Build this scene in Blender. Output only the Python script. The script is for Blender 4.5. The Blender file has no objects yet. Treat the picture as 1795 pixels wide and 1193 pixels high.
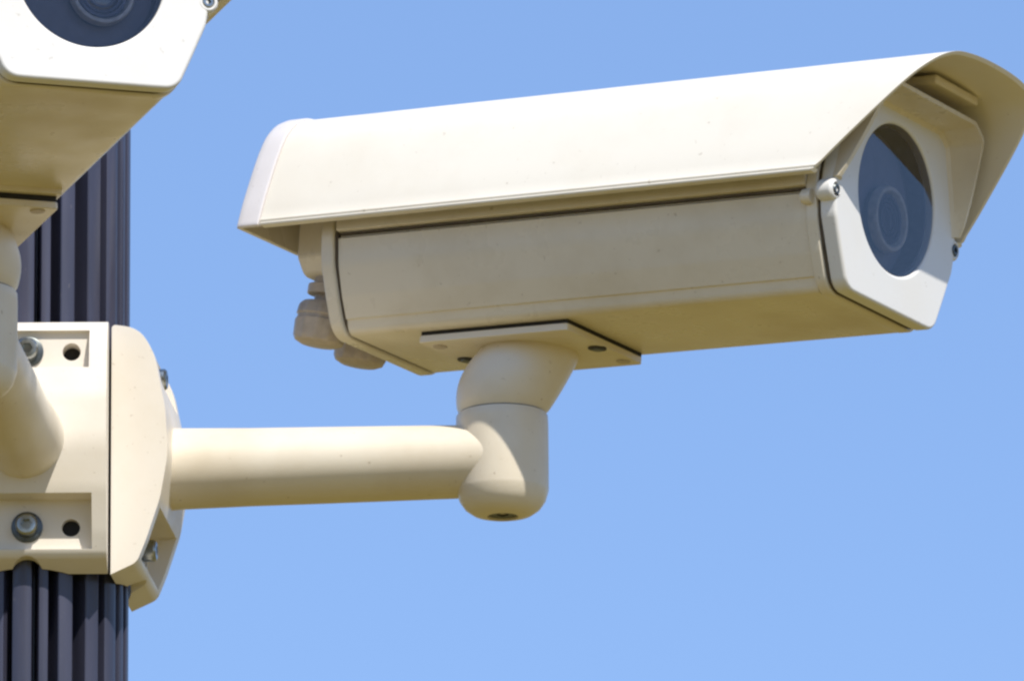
import bpy, bmesh, math, random
from math import sin, cos, pi, radians, atan2, sqrt
from mathutils import Vector, Matrix
S = bpy.context.scene
COL = S.collection

# ------------------------------------------------------------------ camera
cam_d = bpy.data.cameras.new('camera')
cam = bpy.data.objects.new('camera', cam_d); COL.objects.link(cam)
Rv = Vector((0.99996, 0.00233, -0.00841)); Uv = Vector((0.00873, -0.26723, 0.96359)); Dv = Vector((0, 0.96363, 0.26724))
cm = Matrix((Rv, Uv, -Dv)).transposed().to_4x4(); cm.translation = (0.26701, -4.29432, 1.88018)
cam.matrix_world = cm
cam_d.sensor_width = 36.0; cam_d.lens = 14000.0 / 1795.0 * 36.0
cam_d.clip_start = 0.1; cam_d.clip_end = 3000
S.camera = cam

# ------------------------------------------------------------------ sky and sun
TO_SUN = Vector((0.35, -0.71, 1.0)).normalized()
w = bpy.data.worlds.new('World'); S.world = w; w.use_nodes = True
nt = w.node_tree; bg = nt.nodes['Background']
sky = nt.nodes.new('ShaderNodeTexSky'); sky.sky_type = 'NISHITA'; sky.sun_disc = False
sky.sun_elevation = math.asin(TO_SUN.z); sky.sun_rotation = atan2(TO_SUN.x, TO_SUN.y)
sky.altitude = 100; sky.air_density = 1.0; sky.dust_density = 0.3; sky.ozone_density = 5.0
tint = nt.nodes.new('ShaderNodeMix'); tint.data_type = 'RGBA'; tint.blend_type = 'MULTIPLY'; tint.inputs[0].default_value = 1.0
tint.inputs[7].default_value = (1.0, 0.985, 1.05, 1)      # white balance of the photograph
nt.links.new(sky.outputs[0], tint.inputs[6]); even = nt.nodes.new('ShaderNodeMix'); even.data_type = 'RGBA'; even.inputs[0].default_value = 0.5
even.inputs[7].default_value = (1.60, 2.74, 5.20, 1)             # constant blue mixed in to flatten the sky's brightness gradient
nt.links.new(tint.outputs[2], even.inputs[6]); nt.links.new(even.outputs[2], bg.inputs[0]); bg.inputs[1].default_value = 0.136
sd = bpy.data.lights.new('sun', 'SUN'); sd.energy = 4.2; sd.angle = radians(0.53); sd.color = (1.0, 0.95, 0.865)
sun = bpy.data.objects.new('sun', sd); COL.objects.link(sun)
sun.rotation_euler = TO_SUN.to_track_quat('Z', 'Y').to_euler()
S.view_settings.view_transform = 'Standard'; S.view_settings.look = 'None'
S.view_settings.exposure = 0.30; S.view_settings.gamma = 1
S.view_settings.use_curve_mapping = False
S.cycles.filter_width = 2.5

# ------------------------------------------------------------------ materials
def new_mat(name):
    m = bpy.data.materials.new(name); m.use_nodes = True
    return m, m.node_tree, m.node_tree.nodes['Principled BSDF']
def ramp(nt, fac, stops):
    r = nt.nodes.new('ShaderNodeValToRGB')
    while len(r.color_ramp.elements) < len(stops): r.color_ramp.elements.new(0.5)
    for e, (p, c) in zip(r.color_ramp.elements, stops):
        e.position = p; e.color = (c[0], c[1], c[2], 1)
    nt.links.new(fac, r.inputs[0]); return r.outputs[0]
def noise(nt, scale, detail=4, rough=0.55, vec=None, stretch=None):
    n = nt.nodes.new('ShaderNodeTexNoise'); n.inputs['Scale'].default_value = scale
    n.inputs['Detail'].default_value = detail; n.inputs['Roughness'].default_value = rough
    tc = nt.nodes.new('ShaderNodeTexCoord'); out = tc.outputs['Object']
    if stretch:
        mp = nt.nodes.new('ShaderNodeMapping'); mp.inputs['Scale'].default_value = stretch
        nt.links.new(out, mp.inputs[0]); out = mp.outputs[0]
    nt.links.new(out, n.inputs['Vector']); return n.outputs['Fac']
def mix(nt, fac, a, b, mode='MIX'):
    m = nt.nodes.new('ShaderNodeMix'); m.data_type = 'RGBA'; m.blend_type = mode
    for i, v in ((0, fac), (6, a), (7, b)):
        if hasattr(v, 'is_output'): nt.links.new(v, m.inputs[i])
        else: m.inputs[i].default_value = v if i == 0 else (v[0], v[1], v[2], 1)
    return m.outputs[2]
def paint(name, base, dirt, amount=0.35, rough=0.36, stretch=(1, 1, 1), spec=0.5, speck=True):
    m, nt, b = new_mat(name)
    big = noise(nt, 14, 5, 0.6, stretch=stretch)
    f1 = ramp(nt, big, [(0.46, (0, 0, 0)), (0.72, (amount,) * 3)])
    c1 = mix(nt, f1, base, dirt)
    if speck:
        fine = noise(nt, 260, 2, 0.5)
        f2 = ramp(nt, fine, [(0.70, (0, 0, 0)), (0.78, (0.45,) * 3)])
        c1 = mix(nt, f2, c1, (dirt[0] * .6, dirt[1] * .55, dirt[2] * .5))
    nt.links.new(c1, b.inputs['Base Color'])
    rr = ramp(nt, noise(nt, 30, 4), [(0.3, (rough - .06,) * 3), (0.7, (rough + .14,) * 3)])
    nt.links.new(rr, b.inputs['Roughness'])
    b.inputs['Specular IOR Level'].default_value = spec
    bp = nt.nodes.new('ShaderNodeBump'); bp.inputs['Strength'].default_value = 0.05; bp.inputs['Distance'].default_value = 0.0006
    nt.links.new(noise(nt, 420, 2), bp.inputs['Height']); nt.links.new(bp.outputs[0], b.inputs['Normal'])
    return m
CREAM = (0.80, 0.73, 0.60)
M = {}
M['shield'] = paint('cream_paint', (0.81, 0.755, 0.64), (0.68, 0.60, 0.46), 0.3)
M['housing'] = paint('cream_paint_housing', (0.76, 0.69, 0.56), (0.54, 0.45, 0.30), 0.45, rough=0.27)
M['face'] = paint('ivory_plate_paint', (0.76, 0.745, 0.71), (0.66, 0.62, 0.54), 0.2)
M['cap'] = paint('rear_cap_plastic', (0.70, 0.66, 0.64), (0.55, 0.50, 0.45), 0.3)
M['arm'] = paint('cream_arm_paint', (0.76, 0.685, 0.55), (0.50, 0.38, 0.22), 0.3)
M['bracket'] = paint('cream_bracket_paint', (0.77, 0.71, 0.615), (0.62, 0.53, 0.38), 0.35)
def plain(name, col, rough=0.5, metal=0.0, spec=0.5, n=0.25):
    m, nt, b = new_mat(name)
    c = ramp(nt, noise(nt, 180, 3), [(0.3, tuple(v * (1 - n) for v in col)), (0.7, tuple(min(1, v * (1 + n)) for v in col))])
    nt.links.new(c, b.inputs['Base Color']); b.inputs['Roughness'].default_value = rough
    b.inputs['Metallic'].default_value = metal; b.inputs['Specular IOR Level'].default_value = spec
    return m
M['rubber'] = plain('black_rubber', (0.012, 0.011, 0.010), 0.7)
M['seal_gap_shade'] = plain('brown_seal_gap_shade', (0.09, 0.07, 0.05), 0.65)  # gasket brown, also used to paint shade in the rail gaps
M['hole'] = plain('dark_socket', (0.03, 0.028, 0.025), 0.6)
M['steel'] = plain('zinc_steel', (0.34, 0.36, 0.35), 0.28, 1.0)
M['washer'] = plain('dull_washer', (0.10, 0.11, 0.11), 0.4, 0.8)
M['inner'] = plain('dark_interior', (0.10, 0.095, 0.11), 0.7)
M['board'] = plain('grey_interior', (0.15, 0.135, 0.165), 0.55, n=.08)
M['lens_glass'] = plain('lens_front', (0.05, 0.045, 0.07), 0.06, 0.0, 1.0)
M['ring'] = plain('lens_ring_metal', (0.55, 0.50, 0.45), 0.3, 0.0)
M['ring_dark'] = plain('lens_ring_violet', (0.07, 0.06, 0.09), 0.3)
M['gland'] = plain('tan_plastic', (0.52, 0.44, 0.35), 0.5, n=.12)
# anodised pole
m, nt, b = new_mat('anodised_pole'); M['pole'] = m
c = ramp(nt, noise(nt, 26, 5, 0.6, stretch=(1, 1, 0.12)), [(0.3, (0.026, 0.028, 0.048)), (0.7, (0.066, 0.067, 0.104))])
f = ramp(nt, noise(nt, 210, 3, 0.7, stretch=(1, 1, 0.5)), [(0.68, (0, 0, 0)), (0.76, (0.5,) * 3)])
nt.links.new(mix(nt, f, c, (0.16, 0.15, 0.16)), b.inputs['Base Color'])
b.inputs['Roughness'].default_value = 0.36
# window glass: mirror layer over clear
def glass_mat():
    m = bpy.data.materials.new('window_glass'); m.use_nodes = True; nt = m.node_tree; nt.nodes.clear()
    o = nt.nodes.new('ShaderNodeOutputMaterial'); mx = nt.nodes.new('ShaderNodeMixShader')
    tr = nt.nodes.new('ShaderNodeBsdfTransparent'); tr.inputs[0].default_value = (0.86, 0.86, 0.90, 1)
    gl = nt.nodes.new('ShaderNodeBsdfGlossy'); gl.inputs['Roughness'].default_value = 0.015
    fr = nt.nodes.new('ShaderNodeFresnel'); fr.inputs[0].default_value = 1.52
    mu = nt.nodes.new('ShaderNodeMath'); mu.operation = 'MULTIPLY'; mu.inputs[1].default_value = 1.75; mu.use_clamp = True
    nt.links.new(fr.outputs[0], mu.inputs[0]); nt.links.new(mu.outputs[0], mx.inputs[0])
    nt.links.new(tr.outputs[0], mx.inputs[1]); nt.links.new(gl.outputs[0], mx.inputs[2]); nt.links.new(mx.outputs[0], o.inputs[0])
    return m
M['glass'] = glass_mat()
m = bpy.data.materials.new('clear_back'); m.use_nodes = True; nt = m.node_tree; nt.nodes.clear()
o = nt.nodes.new('ShaderNodeOutputMaterial'); tr = nt.nodes.new('ShaderNodeBsdfTransparent'); nt.links.new(tr.outputs[0], o.inputs[0])
M['clear'] = m
# dry straw-coloured grass
m, nt, b = new_mat('dry_grass_ground'); M['ground'] = m
c = ramp(nt, noise(nt, 0.6, 8, 0.65), [(0.3, (0.140, 0.102, 0.017)), (0.7, (0.215, 0.158, 0.032))])
nt.links.new(c, b.inputs['Base Color']); b.inputs['Roughness'].default_value = 0.95

# ------------------------------------------------------------------ helpers
def rpoly(pts, seg=6):
    """corner-rounded closed polygon from (x, y, radius)"""
    out = []; n = len(pts)
    for i in range(n):
        x, y, r = pts[i]; p = Vector((x, y))
        a = Vector(pts[i - 1][:2]); c = Vector(pts[(i + 1) % n][:2])
        if r <= 0: out.append((x, y)); continue
        u = (a - p); v = (c - p); lu, lv = u.length, v.length; u /= lu; v /= lv
        ang = math.acos(max(-1, min(1, u.dot(v))))
        if ang > pi - 0.02: out.append((x, y)); continue
        t = min(r / math.tan(ang / 2), lu * .48, lv * .48); rr = t * math.tan(ang / 2)
        cen = p + (u + v).normalized() * (rr / sin(ang / 2))
        p0 = p + u * t; p1 = p + v * t
        a0 = atan2(p0.y - cen.y, p0.x - cen.x); a1 = atan2(p1.y - cen.y, p1.x - cen.x)
        d = (a1 - a0 + pi) % (2 * pi) - pi
        for k in range(seg + 1):
            q = a0 + d * k / seg; out.append((cen.x + rr * cos(q), cen.y + rr * sin(q)))
    return out
def mirror(half):
    """half: (w, h, r) from the bottom centre to the top centre on +w; returns closed list"""
    left = [(-x, y, r) for x, y, r in reversed(half) if x > 1e-6]
    return list(half) + left
def prism_bm(poly, f0, f1, axis_map, bm=None):
    """loft one closed 2D outline between two positions; axis_map(u, v, t) -> xyz; f0/f1 are t values or functions"""
    bm = bm or bmesh.new()
    g = lambda f, u, v: f(u, v) if callable(f) else f
    A = [bm.verts.new(axis_map(u, v, g(f0, u, v))) for u, v in poly]
    B = [bm.verts.new(axis_map(u, v, g(f1, u, v))) for u, v in poly]
    n = len(poly)
    bm.faces.new(A); bm.faces.new(list(reversed(B)))
    for i in range(n):
        j = (i + 1) % n; bm.faces.new((A[i], B[i], B[j], A[j]))
    return bm
def loft_bm(rings, caps=True, bm=None):
    bm = bm or bmesh.new(); V = [[bm.verts.new(p) for p in r] for r in rings]
    n = len(rings[0])
    for a, b_ in zip(V, V[1:]):
        for i in range(n):
            j = (i + 1) % n; bm.faces.new((a[i], b_[i], b_[j], a[j]))
    if caps: bm.faces.new(list(reversed(V[0]))); bm.faces.new(V[-1])
    return bm
def ring(cen, ax, r, n=64, ph=0.0, rz=None):
    ax = Vector(ax).normalized(); t = Vector((0, 0, 1)) if abs(ax.z) < .9 else Vector((1, 0, 0))
    u = t.cross(ax).normalized(); v = ax.cross(u); c = Vector(cen)
    return [c + u * (r * cos(2 * pi * k / n + ph)) + v * ((rz or r) * sin(2 * pi * k / n + ph)) for k in range(n)]
def lathe_bm(cen, ax, prof, n=48, ph=0.0, bm=None, caps=True):
    c = Vector(cen); a = Vector(ax).normalized()
    return loft_bm([ring(c + a * t, a, max(r, 1e-5), n, ph) for t, r in prof], caps, bm)
def box_bm(c, s, bm=None):
    bm = bm or bmesh.new()
    (x0, x1), (y0, y1), (z0, z1) = [(c[i] - s[i] / 2, c[i] + s[i] / 2) for i in range(3)]
    v = [bm.verts.new(p) for p in ((x0, y0, z0), (x1, y0, z0), (x1, y1, z0), (x0, y1, z0), (x0, y0, z1), (x1, y0, z1), (x1, y1, z1), (x0, y1, z1))]
    for f in ((3, 2, 1, 0), (4, 5, 6, 7), (0, 1, 5, 4), (1, 2, 6, 5), (2, 3, 7, 6), (3, 0, 4, 7)): bm.faces.new([v[i] for i in f])
    return bm
def finish(o, bevel=0, cuts=(), angle=32, seg=3):
    me = o.data
    tmp = []
    if cuts: bpy.context.view_layer.update()
    for cb in cuts:
        bmesh.ops.recalc_face_normals(cb, faces=cb.faces)
        cme = bpy.data.meshes.new('cut'); cb.to_mesh(cme); cb.free()
        co = bpy.data.objects.new('cut', cme); COL.objects.link(co); co.matrix_world = o.matrix_world.copy(); tmp.append(co)
        md = o.modifiers.new('b', 'BOOLEAN'); md.object = co; md.operation = 'DIFFERENCE'; md.solver = 'EXACT'
    if bevel:
        md = o.modifiers.new('v', 'BEVEL'); md.width = bevel; md.segments = seg; md.limit_method = 'ANGLE'; md.angle_limit = radians(angle); md.harden_normals = False
    if cuts or bevel:
        bpy.context.view_layer.update()
        dg = bpy.context.evaluated_depsgraph_get()
        new = bpy.data.meshes.new_from_object(o.evaluated_get(dg)); new.name = me.name
        o.modifiers.clear(); o.data = new
        for t in tmp: bpy.data.objects.remove(t)
    o.data.shade_smooth() if hasattr(o.data, 'shade_smooth') else None
    o.data.set_sharp_from_angle(angle=radians(38))
    if bevel:
        wn = o.modifiers.new('weighted_normals', 'WEIGHTED_NORMAL'); wn.keep_sharp = True; wn.weight = 80
def obj(name, bm, mats, parent=None, bevel=0, cuts=(), label=None, angle=32, seg=3):
    bmesh.ops.recalc_face_normals(bm, faces=bm.faces)
    me = bpy.data.meshes.new(name); bm.to_mesh(me); bm.free()
    for mm in (mats if isinstance(mats, (list, tuple)) else [mats]): me.materials.append(mm)
    o = bpy.data.objects.new(name, me); COL.objects.link(o)
    finish(o, bevel, cuts, angle, seg)
    if parent: o.parent = parent
    if label: o['label'] = label
    return o
def thing(name, label, cat, mat4, group=None):
    o = bpy.data.objects.new(name, None); o.empty_display_size = 0.02; COL.objects.link(o)
    o.matrix_world = mat4; o['label'] = label; o['category'] = cat
    if group: o['group'] = group
    return o
def frame(T, A, W, Z):
    m = Matrix((A, W, Z)).transposed().to_4x4(); m.translation = T; return m

# ------------------------------------------------------------------ ground (below the frame)
bm = bmesh.new(); v = [bm.verts.new(p) for p in ((-600, -600, 0), (600, -600, 0), (600, 600, 0), (-600, 600, 0))]; bm.faces.new(v)
g = obj('ground', bm, M['ground']); g['kind'] = 'structure'

# ------------------------------------------------------------------ fluted pole
def build_pole():
    Ro = 0.0538; prof = []
    ribs = [(base + off, hw) for base in range(-92, 268, 60) for off, hw in ((0, 5.6), (12.6, 2.9), (26, 4.5), (44, 4.9))]
    D = .017
    for k, (a, h) in enumerate(ribs):
        a2, h2 = ribs[(k + 1) % len(ribs)]; a2 += 360 if k == len(ribs) - 1 else 0
        g0, g1 = a + h, a2 - h2; gw = g1 - g0
        pts = [(a - h, -.0006), (a - h * .86, 0), (a - h * .3, .0003), (a + h * .3, .0003), (a + h * .86, 0), (a + h, -.0006),
               (g0 + gw * .10, -D * .5), (g0 + gw * .18, -D * .85), (g0 + gw * .35, -D), (g0 + gw * .65, -D), (g0 + gw * .82, -D * .85), (g0 + gw * .90, -D * .5)]
        for q, d in pts: prof.append(((Ro + d) * cos(radians(q)), (Ro + d) * sin(radians(q))))
    bm = prism_bm(prof, 0.0, 4.6, lambda u, v, t: (u, v, t))
    o = obj('fluted_pole', bm, M['pole'])
    o['label'] = 'dark violet grey fluted metal pole behind the cream brackets'; o['category'] = 'pole'
build_pole()

# ------------------------------------------------------------------ housings
def build_camera(label, T, A, W, Z, r, mount_c, pad, flap):
    root = thing('security_camera', label, 'security camera', frame(T, A, W, Z), 'outdoor security cameras on the pole')
    mp = lambda u, v, t: (t * r, u * r, v * r)
    # --- sunshield: bent sheet with a slanted front cut
    half = [(1.99, 0.0), (1.90, .33), (1.78, .68), (1.66, 1.0), (1.53, 1.29), (1.40, 1.48), (1.22, 1.64), (.98, 1.745), (.66, 1.79), (.33, 1.81), (0, 1.815)]
    def smooth(h, n=4):
        out = []
        for i in range(len(h) - 1):
            p0 = h[max(i - 1, 0)]; p1 = h[i]; p2 = h[i + 1]; p3 = h[min(i + 2, len(h) - 1)]
            for k in range(n):
                t = k / n
                out.append(tuple(.5 * (2 * b + (c - a) * t + (2 * a - 5 * b + 4 * c - d) * t * t + (3 * b - a - 3 * c + d) * t ** 3) for a, b, c, d in zip(p0, p1, p2, p3)))
        out.append(h[-1]); return out
    hs = smooth(half)
    full = [(x, y) for x, y in hs] + [(-x, y) for x, y in reversed(hs[:-1])]
    bead = [(2.0, 0), (2.012, .030), (1.975, .045), (1.975, .060), (1.99, .075)] + [p for p in hs if p[1] > .10]
    skin = bead + [(-x, y) for x, y in reversed(bead[:-1])]
    def offs(pl, d):
        out = []
        for i, (x, y) in enumerate(pl):
            a = pl[max(i - 1, 0)]; c = pl[min(i + 1, len(pl) - 1)]
            tx, ty = c[0] - a[0], c[1] - a[1]; l = sqrt(tx * tx + ty * ty); out.append((x - ty / l * d, y + tx / l * d))
        return out
    inner = offs(full, .05)
    hem_w = .13
    section = skin + [(-full[0][0] + hem_w, 0.0), (-full[0][0] + hem_w, .045)] + list(reversed([p for p in inner if p[1] > .02])) + [(full[0][0] - hem_w, .045), (full[0][0] - hem_w, 0.0)]
    front = lambda u, v: .865 * max(v, 0)
    rings = []
    N = 8
    for k in range(N + 1):
        s = k / N
        rings.append([mp(u, v, -8.55 + s * (front(u, v) + 8.55)) for u, v in section])
    obj('sunshield', loft_bm(rings), M['shield'], root, bevel=.012 * r, angle=40, seg=2)
    sh = [o for o in root.children if o.name.startswith('sunshield')][0]
    # rear cap moulded over the end of the shield
    capout = offs(full, -.03); capout = [(x, max(y, -.03)) for x, y in capout]
    sec = capout + list(reversed(inner))
    bm = loft_bm([[mp(u, v, -8.56) for u, v in sec], [mp(u, v, -8.80) for u, v in sec], [mp(u * .99, v * .985, -8.92) for u, v in sec]])
    obj('rear_cap', bm, M['cap'], sh, bevel=.03 * r, angle=50, seg=2)
    seam = offs(full, .012); seam = seam + list(reversed(offs(full, .045)))
    obj('cap_seam', loft_bm([[mp(u, v, -8.575) for u, v in seam], [mp(u, v, -8.52) for u, v in seam]]), M['gland'], sh)
    wall = [(x * .985, y * .985) for x, y in full]
    obj('rear_wall', prism_bm(wall, -8.86, -8.93, mp), M['housing'], sh)
    if flap:
        bm = box_bm((.50 * r, .35 * r, 1.655 * r), (.55 * r, 1.15 * r, .12 * r))
        obj('shield_spacer', bm, M['housing'], sh, bevel=.03 * r)
    # --- body
    bh = mirror([(1.115, -1.375, .2), (1.185, -1.185, 0), (1.213, -1.18, 0), (1.35, -.90, .6), (1.49, -.5, .8), (1.535, -.15, 0), (1.48, -.115, 0), (1.48, -.065, 0), (1.6, -.05, .01),
                 (1.62, .11, .02), (1.45, .12, 0), (1.36, .9, .3), (1.15, 1.28, .2), (.9, 1.36, .1)])
    body = obj('housing_body', prism_bm(rpoly(bh), -7.56, -.30, mp), M['housing'], root)
    for s_ in (-1, 1):  # dark strips added to paint the shade of the gaps along the rail
        obj('gap_shade_strip', box_bm((-3.93 * r, s_ * 1.66 * r, .115 * r), (7.2 * r, .22 * r, .05 * r)), M['seal_gap_shade'], body)
        obj('gap_shade_strip', box_bm((-3.93 * r, s_ * 1.50 * r, -.092 * r), (7.2 * r, .075 * r, .022 * r)), M['seal_gap_shade'], body)
    # flanges at both ends
    def prof(k, dz=0):
        return rpoly(mirror([(1.16 * k, -1.40 * k, .36), (1.39 * k, -.90 * k, .6), (1.545 * k, -.5 * k, .5), (1.60 * k, -.12, .3), (1.58 * k, .12, .3),
                             (1.40 * k, .9 * k, .3), (1.2 * k, 1.32 * k, .2), (.9 * k, 1.42 * k, .1)]))
    obj('front_flange', prism_bm(prof(1.0), -.30, -.13, mp), M['housing'], body, bevel=.03 * r)
    obj('front_gasket', prism_bm(prof(.975), -.13, -.09, mp), M['seal_gap_shade'], body)
    obj('rear_gasket', prism_bm(prof(.975), -7.60, -7.565, mp), M['seal_gap_shade'], body)
    rf = obj('rear_flange', prism_bm(prof(1.01), -7.80, -7.60, mp), M['housing'], body, bevel=.035 * r)
    # box and cable glands behind the rear flange
    bx = rpoly(mirror([(.85, -.42, .2), (1.04, -.2, .1), (1.04, .9, .2), (.5, 1.1, .1)]))
    obj('terminal_box', prism_bm(bx, -8.55, -7.79, mp), M['housing'], body, bevel=.03 * r)
    for gc, gw, gh in ((-8.28, -.62, -.44), (-8.22, .30, -.50)):
        c0 = (gc * r, gw * r, gh * r); ax = (-.12, 0, -1)
        gb = lathe_bm(c0, ax, [(-.1 * r, .20 * r), (.10 * r, .20 * r)], 24)
        lathe_bm(c0, ax, [(.08 * r, .27 * r), (.22 * r, .27 * r)], 24, bm=gb)
        lathe_bm(c0, ax, [(.21 * r, .16 * r), (.36 * r, .16 * r)], 24, bm=gb)
        gl = obj('cable_gland', gb, M['gland'], body, bevel=.02 * r)
        rgs = []
        for t, q in [(.33, .30), (.38, .35), (.50, .365), (.52, .345), (.56, .345), (.58, .37), (.80, .36), (.86, .33), (.90, .25)]:
            base_r = ring(Vector(c0) + Vector(ax).normalized() * t * r, ax, q * r, 48); cc = Vector(c0) + Vector(ax).normalized() * t * r
            rgs.append([cc + (p - cc) * (1.0 if k % 4 < 2 or t > .82 or t < .36 else .955) for k, p in enumerate(base_r)])
        nb = loft_bm(rgs)
        obj('gland_nut', nb, M['gland'], gl)
    # --- front plate
    ph = mirror([(.8, -1.375, .0), (1.15, -1.37, .36), (1.365, -.90, .6), (1.555, -.47, .4), (1.61, -.15, .25), (1.575, .15, .3), (1.29, 1.22, .16), (1.02, 1.40, .12)])
    pbm = prism_bm(rpoly(ph), -.085, .16, mp)
    for s in (-1, 1): pass
    hole = lathe_bm((-.5 * r, 0, .12 * r), (1, 0, 0), [(0, 1.0 * r), (1.0 * r, 1.0 * r)], 96)
    inside = lathe_bm((-1.2 * r, 0, .12 * r), (1, 0, 0), [(0, 1.04 * r), (1.2 * r, 1.04 * r)], 96)   # hollow behind the window
    plate = obj('front_plate', pbm, M['face'], root, bevel=.05 * r, cuts=[hole])
    # hollow in the body
    finish(body, 0, [inside])
    for o in list(body.children):
        if o.name.startswith(('front_flange', 'front_gasket')):
            finish(o, 0, [lathe_bm((-1.2 * r, 0, .12 * r), (1, 0, 0), [(0, 1.04 * r), (1.3 * r, 1.04 * r)], 96)])
    # ears with hex socket screws
    for s in (-1, 1):
        e = lathe_bm((-.10 * r, s * 1.58 * r, -.15 * r), (1, 0, 0), [(0, .11 * r), (.05 * r, .145 * r), (.23 * r, .145 * r), (.265 * r, .115 * r)], 32)
        obj('screw_lug', e, M['face'], plate, bevel=.015 * r, cuts=[lathe_bm((.10 * r, s * 1.58 * r, -.15 * r), (1, 0, 0), [(0, .088 * r), (.2 * r, .088 * r)], 32)])
        q = lathe_bm((.08 * r, s * 1.58 * r, -.15 * r), (1, 0, 0), [(0, .082 * r), (.075 * r, .082 * r), (.095 * r, .065 * r)], 24)
        sc = obj('screw', q, M['steel' if pad else 'washer'], plate, cuts=[lathe_bm((.12 * r, s * 1.58 * r, -.15 * r), (1, 0, 0), [(0, .040 * r), (.2 * r, .040 * r)], 6)])
        e = lathe_bm((-.34 * r, s * 1.60 * r, -.22 * r), (1, 0, 0), [(0, .08 * r), (.03 * r, .10 * r), (.16 * r, .10 * r)], 20)
        obj('screw_lug', e, M['housing'], body, bevel=.01 * r)
    # visor lip round the top of the plate
    lipo = rpoly([(-2.3, -.1, 0), (-1.60, .02, 0), (-1.575, .15, .3), (-1.29, 1.22, .2), (-1.05, 1.40, .16), (1.05, 1.40, .16), (1.29, 1.22, .2), (1.575, .15, .3), (1.60, .02, 0), (2.3, -.1, 0)])
    lipo = [p for p in lipo if abs(p[0]) < 1.601 and p[1] > .0]
    # densify
    dens = []
    for a_, b_ in zip(lipo, lipo[1:]):
        L = max(1, int(sqrt((a_[0] - b_[0]) ** 2 + (a_[1] - b_[1]) ** 2) / .12))
        for k in range(L): dens.append((a_[0] + (b_[0] - a_[0]) * k / L, a_[1] + (b_[1] - a_[1]) * k / L))
    dens.append(lipo[-1])
    inn = []
    for i, (x, y) in enumerate(dens):
        a_ = dens[max(i - 1, 0)]; c_ = dens[min(i + 1, len(dens) - 1)]; tx, ty = c_[0] - a_[0], c_[1] - a_[1]; l = sqrt(tx * tx + ty * ty)
        inn.append((x + ty / l, y - tx / l))
    bm = bmesh.new(); secs = []
    for (x, y), (ix, iy) in zip(dens, inn):
        nx, ny = ix - x, iy - y
        dpt = .50 * max(0, min(1, (y + .02) / 1.25)) ** .8 + .02
        fl = .03
        def P(o_, c_): return bm.verts.new(mp(x + nx * o_, y + ny * o_, c_))
        secs.append([P(.004, .10), P(.004 - fl, .16 + dpt), P(.065 - fl, .165 + dpt), P(.075, .20), P(.13, .158), P(.13, .10)])
    for a_, b_ in zip(secs, secs[1:]):
        for k in range(6):
            j = (k + 1) % 6; bm.faces.new((a_[k], b_[k], b_[j], a_[j]))
    bm.faces.new(secs[0]); bm.faces.new(list(reversed(secs[-1])))
    obj('visor_lip', bm, M['housing'], plate)
    # --- glass and what stands behind it
    gb = lathe_bm((.095 * r, 0, .12 * r), (1, 0, 0), [(0, .998 * r), (.035 * r, .998 * r)], 96)
    bmesh.ops.recalc_face_normals(gb, faces=gb.faces)
    for f_ in gb.faces: f_.material_index = 0 if f_.normal.x > .9 else 1
    obj('window_glass', gb, [M['glass'], M['clear']], plate)
    lin2 = bmesh.new(); rr = [[lin2.verts.new(p) for p in ring((t * r, 0, .12 * r), (1, 0, 0), q * r, 96)] for t, q in ((-1.15, .995), (.03, .995), (.03, .965), (-1.15, .965))]
    for i in range(4):
        for k in range(96): lin2.faces.new((rr[i][k], rr[(i + 1) % 4][k], rr[(i + 1) % 4][(k + 1) % 96], rr[i][(k + 1) % 96]))
    obj('window_liner', lin2, M['inner'], plate)
    obj('interior_panel', lathe_bm((-.30 * r, 0, .12 * r), (1, 0, 0), [(0, .962 * r), (.06 * r, .962 * r)], 64), M['board'], plate)
    lc = (0, .22 * r, -.06 * r)
    P0 = lambda c_: (c_ * r, lc[1], lc[2])
    lens = obj('lens', lathe_bm(P0(-.9), (1, 0, 0), [(0, .40 * r), (.66 * r, .40 * r), (.68 * r, .43 * r), (.76 * r, .43 * r)], 64), M['inner'], plate)
    rg = bmesh.new(); prf = [(-.15, .44), (-.07, .44), (-.03, .42), (-.03, .375), (-.10, .345), (-.15, .345)]
    rr = [[rg.verts.new(p) for p in ring(P0(t), (1, 0, 0), q * r, 64)] for t, q in prf]
    for i in range(6):
        for k in range(64): rg.faces.new((rr[i][k], rr[(i + 1) % 6][k], rr[(i + 1) % 6][(k + 1) % 64], rr[i][(k + 1) % 64]))
    obj('lens_ring', rg, M['ring'], lens)
    for q0, q1, t in ((.335, .29, -.08), (.27, .24, -.095), (.20, .17, -.09)):
        rg = bmesh.new(); prf = [(t - .04, q0), (t, q0), (t, q1), (t - .04, q1)]
        rr = [[rg.verts.new(p) for p in ring(P0(a_), (1, 0, 0), q * r, 64)] for a_, q in prf]
        for i in range(4):
            for k in range(64): rg.faces.new((rr[i][k], rr[(i + 1) % 4][k], rr[(i + 1) % 4][(k + 1) % 64], rr[i][(k + 1) % 64]))
        obj('lens_ring', rg, M['ring_dark'], lens)
    obj('lens_glass', lathe_bm(P0(-.16), (1, 0, 0), [(0, .30 * r), (.02 * r, .28 * r), (.05 * r, .18 * r), (.06 * r, .05 * r)], 64), M['lens_glass'], lens)
    # --- gasket pad on the underside where the mount bolts on
    c0, c1 = mount_c - 1.2, mount_c + 1.2
    if pad:
        obj('mounting_pad', box_bm((mount_c * r, 0, -1.405 * r), (2.5 * r, 2.0 * r, .09 * r)), M['housing'], body, bevel=.015 * r)
    return root

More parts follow.
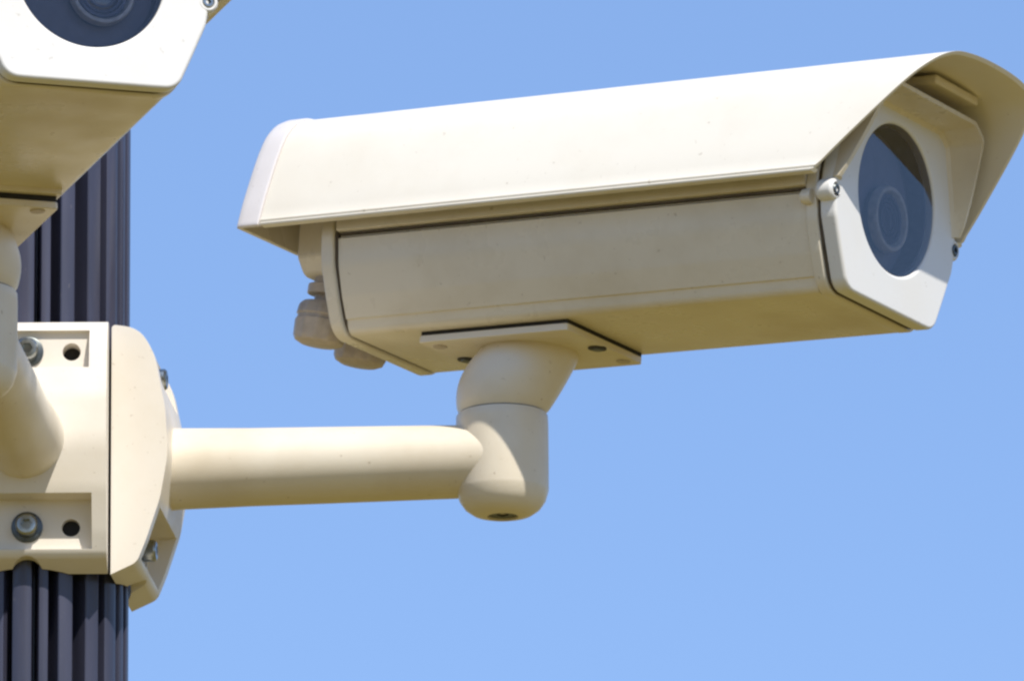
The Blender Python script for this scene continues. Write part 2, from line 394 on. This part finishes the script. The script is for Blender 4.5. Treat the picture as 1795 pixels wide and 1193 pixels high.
R1 = dict(T=Vector((0.47068, -0.13747, 3.10453)), A=Vector((.84731, -.52565, -.07585)), W=Vector((.5259, .85035, -.01817)), Z=Vector((.07404, -.0245, .99695)), r=.0415, mount_c=-5.35)
R2 = dict(T=Vector((0.05717, -0.50703, 3.11612)), A=Vector((.33678, -.94158, .00024)), W=Vector((.94142, .33672, .01866)), Z=Vector((-.01765, -.00605, .99983)), r=.03847, mount_c=-5.85)
build_camera('cream security camera held out on the right-hand arm, pointing right, seen from the side', pad=False, flap=True, **R1)
build_camera('cream security camera above the left bracket, cut off by the frame, lens facing the viewer', pad=True, flap=True, **R2)

# ------------------------------------------------------------------ wall/pole brackets with arms
def build_mount(label, az, org, jx, jy, housing, socket_shift):
    """az: direction of the arm; (jx, jy) joint centre in the world"""
    z0 = 2.9985; org = Vector((org, 0, z0))
    nx = Vector((cos(az), sin(az), 0)); tx = Vector((-sin(az), cos(az), 0)); zx = Vector((0, 0, 1))
    root = thing('mounting_bracket', label, 'bracket', frame(org, nx, tx, zx), 'pole brackets with arms')
    loc = lambda P: Vector(((P - org).dot(nx), (P - org).dot(tx), P.z - z0))
    # domed base plate: outline in (n, z), extruded along t
    out = rpoly([(.0500, -.0715, .0), (.0645, -.0650, .008), (.0697, -.0520, .07), (.0772, -.0290, .05), (.0815, -.004, .06), (.0800, .022, .05), (.0735, .0545, .07), (.0650, .0680, .022), (.0500, .0705, .002)], 5)
    HWD = .0438
    bm = prism_bm(out, -HWD, HWD, lambda u, v, t: (u, t, v))
    cuts = [box_bm((.0865, 0, -.0468), (.052, .0715, .0290)), box_bm((.0920, 0, .0500), (.0520, .0680, .0230))]
    cuts.append(lathe_bm((0, 0, -.2), (0, 0, 1), [(0, .0548), (.4, .0548)], 96))                 # seat for the pole
    cuts.append(lathe_bm((.03, 0, -.0735), (1, 0, 0), [(0, .0090), (.06, .0090)], 32))           # cable notch in the bottom edge
    for s in (-1, 1):
        for z in (-.0480, .0500):
            cuts.append(lathe_bm((.045, s * .0240, z), (1, 0, 0), [(0, .0050), (.03, .0050)], 24))
    base = obj('base_plate', bm, M['bracket'], root, bevel=.0026, cuts=cuts, angle=40, seg=4)
    # dark backing behind the slot holes
    for s_ in (-1, 1):
        for z in (-.048, .050): obj('slot_backing', box_bm((.0545, s_ * .0245, z), (.002, .016, .014)), M['rubber'], base)
    for z in (-.0478, .0500):
        fl = .0605 if z < 0 else .0660
        wb = lathe_bm((fl, 0.0, z), (1, 0, 0), [(0, .0086), (.0012, .0086), (.0016, .0078)], 40)
        bo = obj('bolt', lathe_bm((fl + .0014, 0.0, z), (1, 0, 0), [(0, .0060), (.0066, .0060), (.0078, .0050), (.0080, .0035)], 40), M['steel'], base,
                 cuts=[lathe_bm((fl + .0060, 0.0, z), (1, 0, 0), [(0, .0030), (.006, .0030)], 6)])
        obj('washer', wb, M['washer'], bo)
    # arm: tapering tube from the dome to the joint
    J = loc(Vector((jx, jy, z0 + .0005))); s0 = Vector((.062, 0, -.0015)); ax = (J + Vector((0, 0, -.003)) - s0)
    L = ax.length; ax.normalize()
    prof = [(0, .0262), (.011, .0240), (.0145, .0230), (.019, .0226), (L * .3, .0217), (L * .5, .0212), (L, .0197)]
    rg = [ring(s0 + ax * t, ax, q + .0046 * max(0, t / L - .3) / .7, 72, 0, q) for t, q in prof]
    arm = obj('arm', loft_bm(rg), M['arm'], root)
    # joint: upright barrel with a rounded foot
    jr = .0256
    jb = Vector((J.x, J.y, 0))
    pr = [(-.0345, .002), (-.0344, .0105), (-.0328, .0165), (-.0298, .0208), (-.0255, .0238), (-.0205, .0253), (-.0190, jr), (.0180, jr), (.0225, jr * .992), (.0236, jr * .96)]
    jo = obj('joint', loft_bm([ring(jb + Vector((0, 0, t)), (0, 0, 1), q, 72) for t, q in pr]), M['arm'], root,
             cuts=[lathe_bm(jb + Vector((0, 0, -.04)), (0, 0, 1), [(0, .0086), (.0078, .0086)], 40)])
    obj('joint_screw', lathe_bm(jb + Vector((0, 0, -.0333)), (0, 0, 1), [(0, .0078), (.002, .0078)], 40), M['washer'], jo,
        cuts=[lathe_bm(jb + Vector((0, 0, -.0345)), (0, 0, 1), [(0, .0036), (.003, .0036)], 6)])
    obj('joint_seam', lathe_bm(jb + Vector((0, 0, .0228)), (0, 0, 1), [(0, jr * .93), (.0022, jr * .93)], 48), M['hole'], jo)
    # socket: from the joint up to the plate under the housing
    T, A, W, Z, r = (housing[k] for k in 'TAWZr'); mc = housing['mount_c']
    HW = lambda c_, w_, h_: loc(T + A * (c_ * r) + W * (w_ * r) + Z * (h_ * r))
    hb = -1.53 if housing is R1 else -1.63; top = HW(mc + socket_shift, -.03, hb + .01); bot = jb + Vector((0, 0, .0243))
    zz = loc(org + Z) ; rings_ = []
    N = 12
    for k in range(N + 1):
        s = k / N
        bulge = sin(pi * min(1, s / .62)) if s < .62 else 0
        rad = .0243 + (.0272 - .0243) * s + .0036 * sin(pi * s) ** .8
        if k == 0: rad = .0238
        cen = bot.lerp(top, s)
        nrm = Vector((0, 0, 1)).lerp(zz, s).normalized()
        off = (top - bot); off.z = 0
        cen = cen + off * (-.14 * sin(pi * s))
        rings_.append(ring(cen, nrm, rad, 72))
    obj('swivel_socket', loft_bm(rings_), M['arm'], root)
    # top plate
    # (its underside height hb is set above)
    c0, c1 = mc - 1.19, mc + 1.15
    pm = lambda u, v, t: HW(u, v, t)
    pl = obj('top_plate', prism_bm(rpoly([(c0, -.97, .05), (c1, -.97, .05), (c1, .97, .05), (c0, .97, .05)]), hb, hb + .10, pm), M['arm'], root, bevel=.0006)
    obj('plate_gasket', prism_bm([(c0 + .03, -.945), (c1 - .01, -.945), (c1 - .01, .945), (c0 + .03, .945)], hb + .098, -1.372 if housing is R1 else -1.448, pm), M['rubber'], pl)
    dn = loc(org - Z)
    for c_ in (mc - 1.03, mc + 1.03):
        obj('screw', lathe_bm(HW(c_, 0, hb + .005), dn, [(0, .0052), (.0009, .0052)], 28), M['hole'], pl)
        obj('screw', lathe_bm(HW(c_, 0, hb - .006), dn, [(0, .0034), (.0012, .0030)], 28), M['washer'], pl)
    for c_, w_ in ((mc - 1.0, -.72), (mc + 1.0, .72)):
        obj('plug', lathe_bm(HW(c_, w_, hb + .005), dn, [(0, .0042), (.0009, .0038)], 24), M['gland'], pl)
    return root
build_mount('cream pole bracket whose long arm reaches out to the right', atan2(-.0225, .2611), 0.0, .2611, -.0225, R1, 0.0)
build_mount('cream pole bracket at left edge, short thick arm coming towards the viewer', radians(-89.5), 0.0005, -.0166, -.280, R2, -.3)
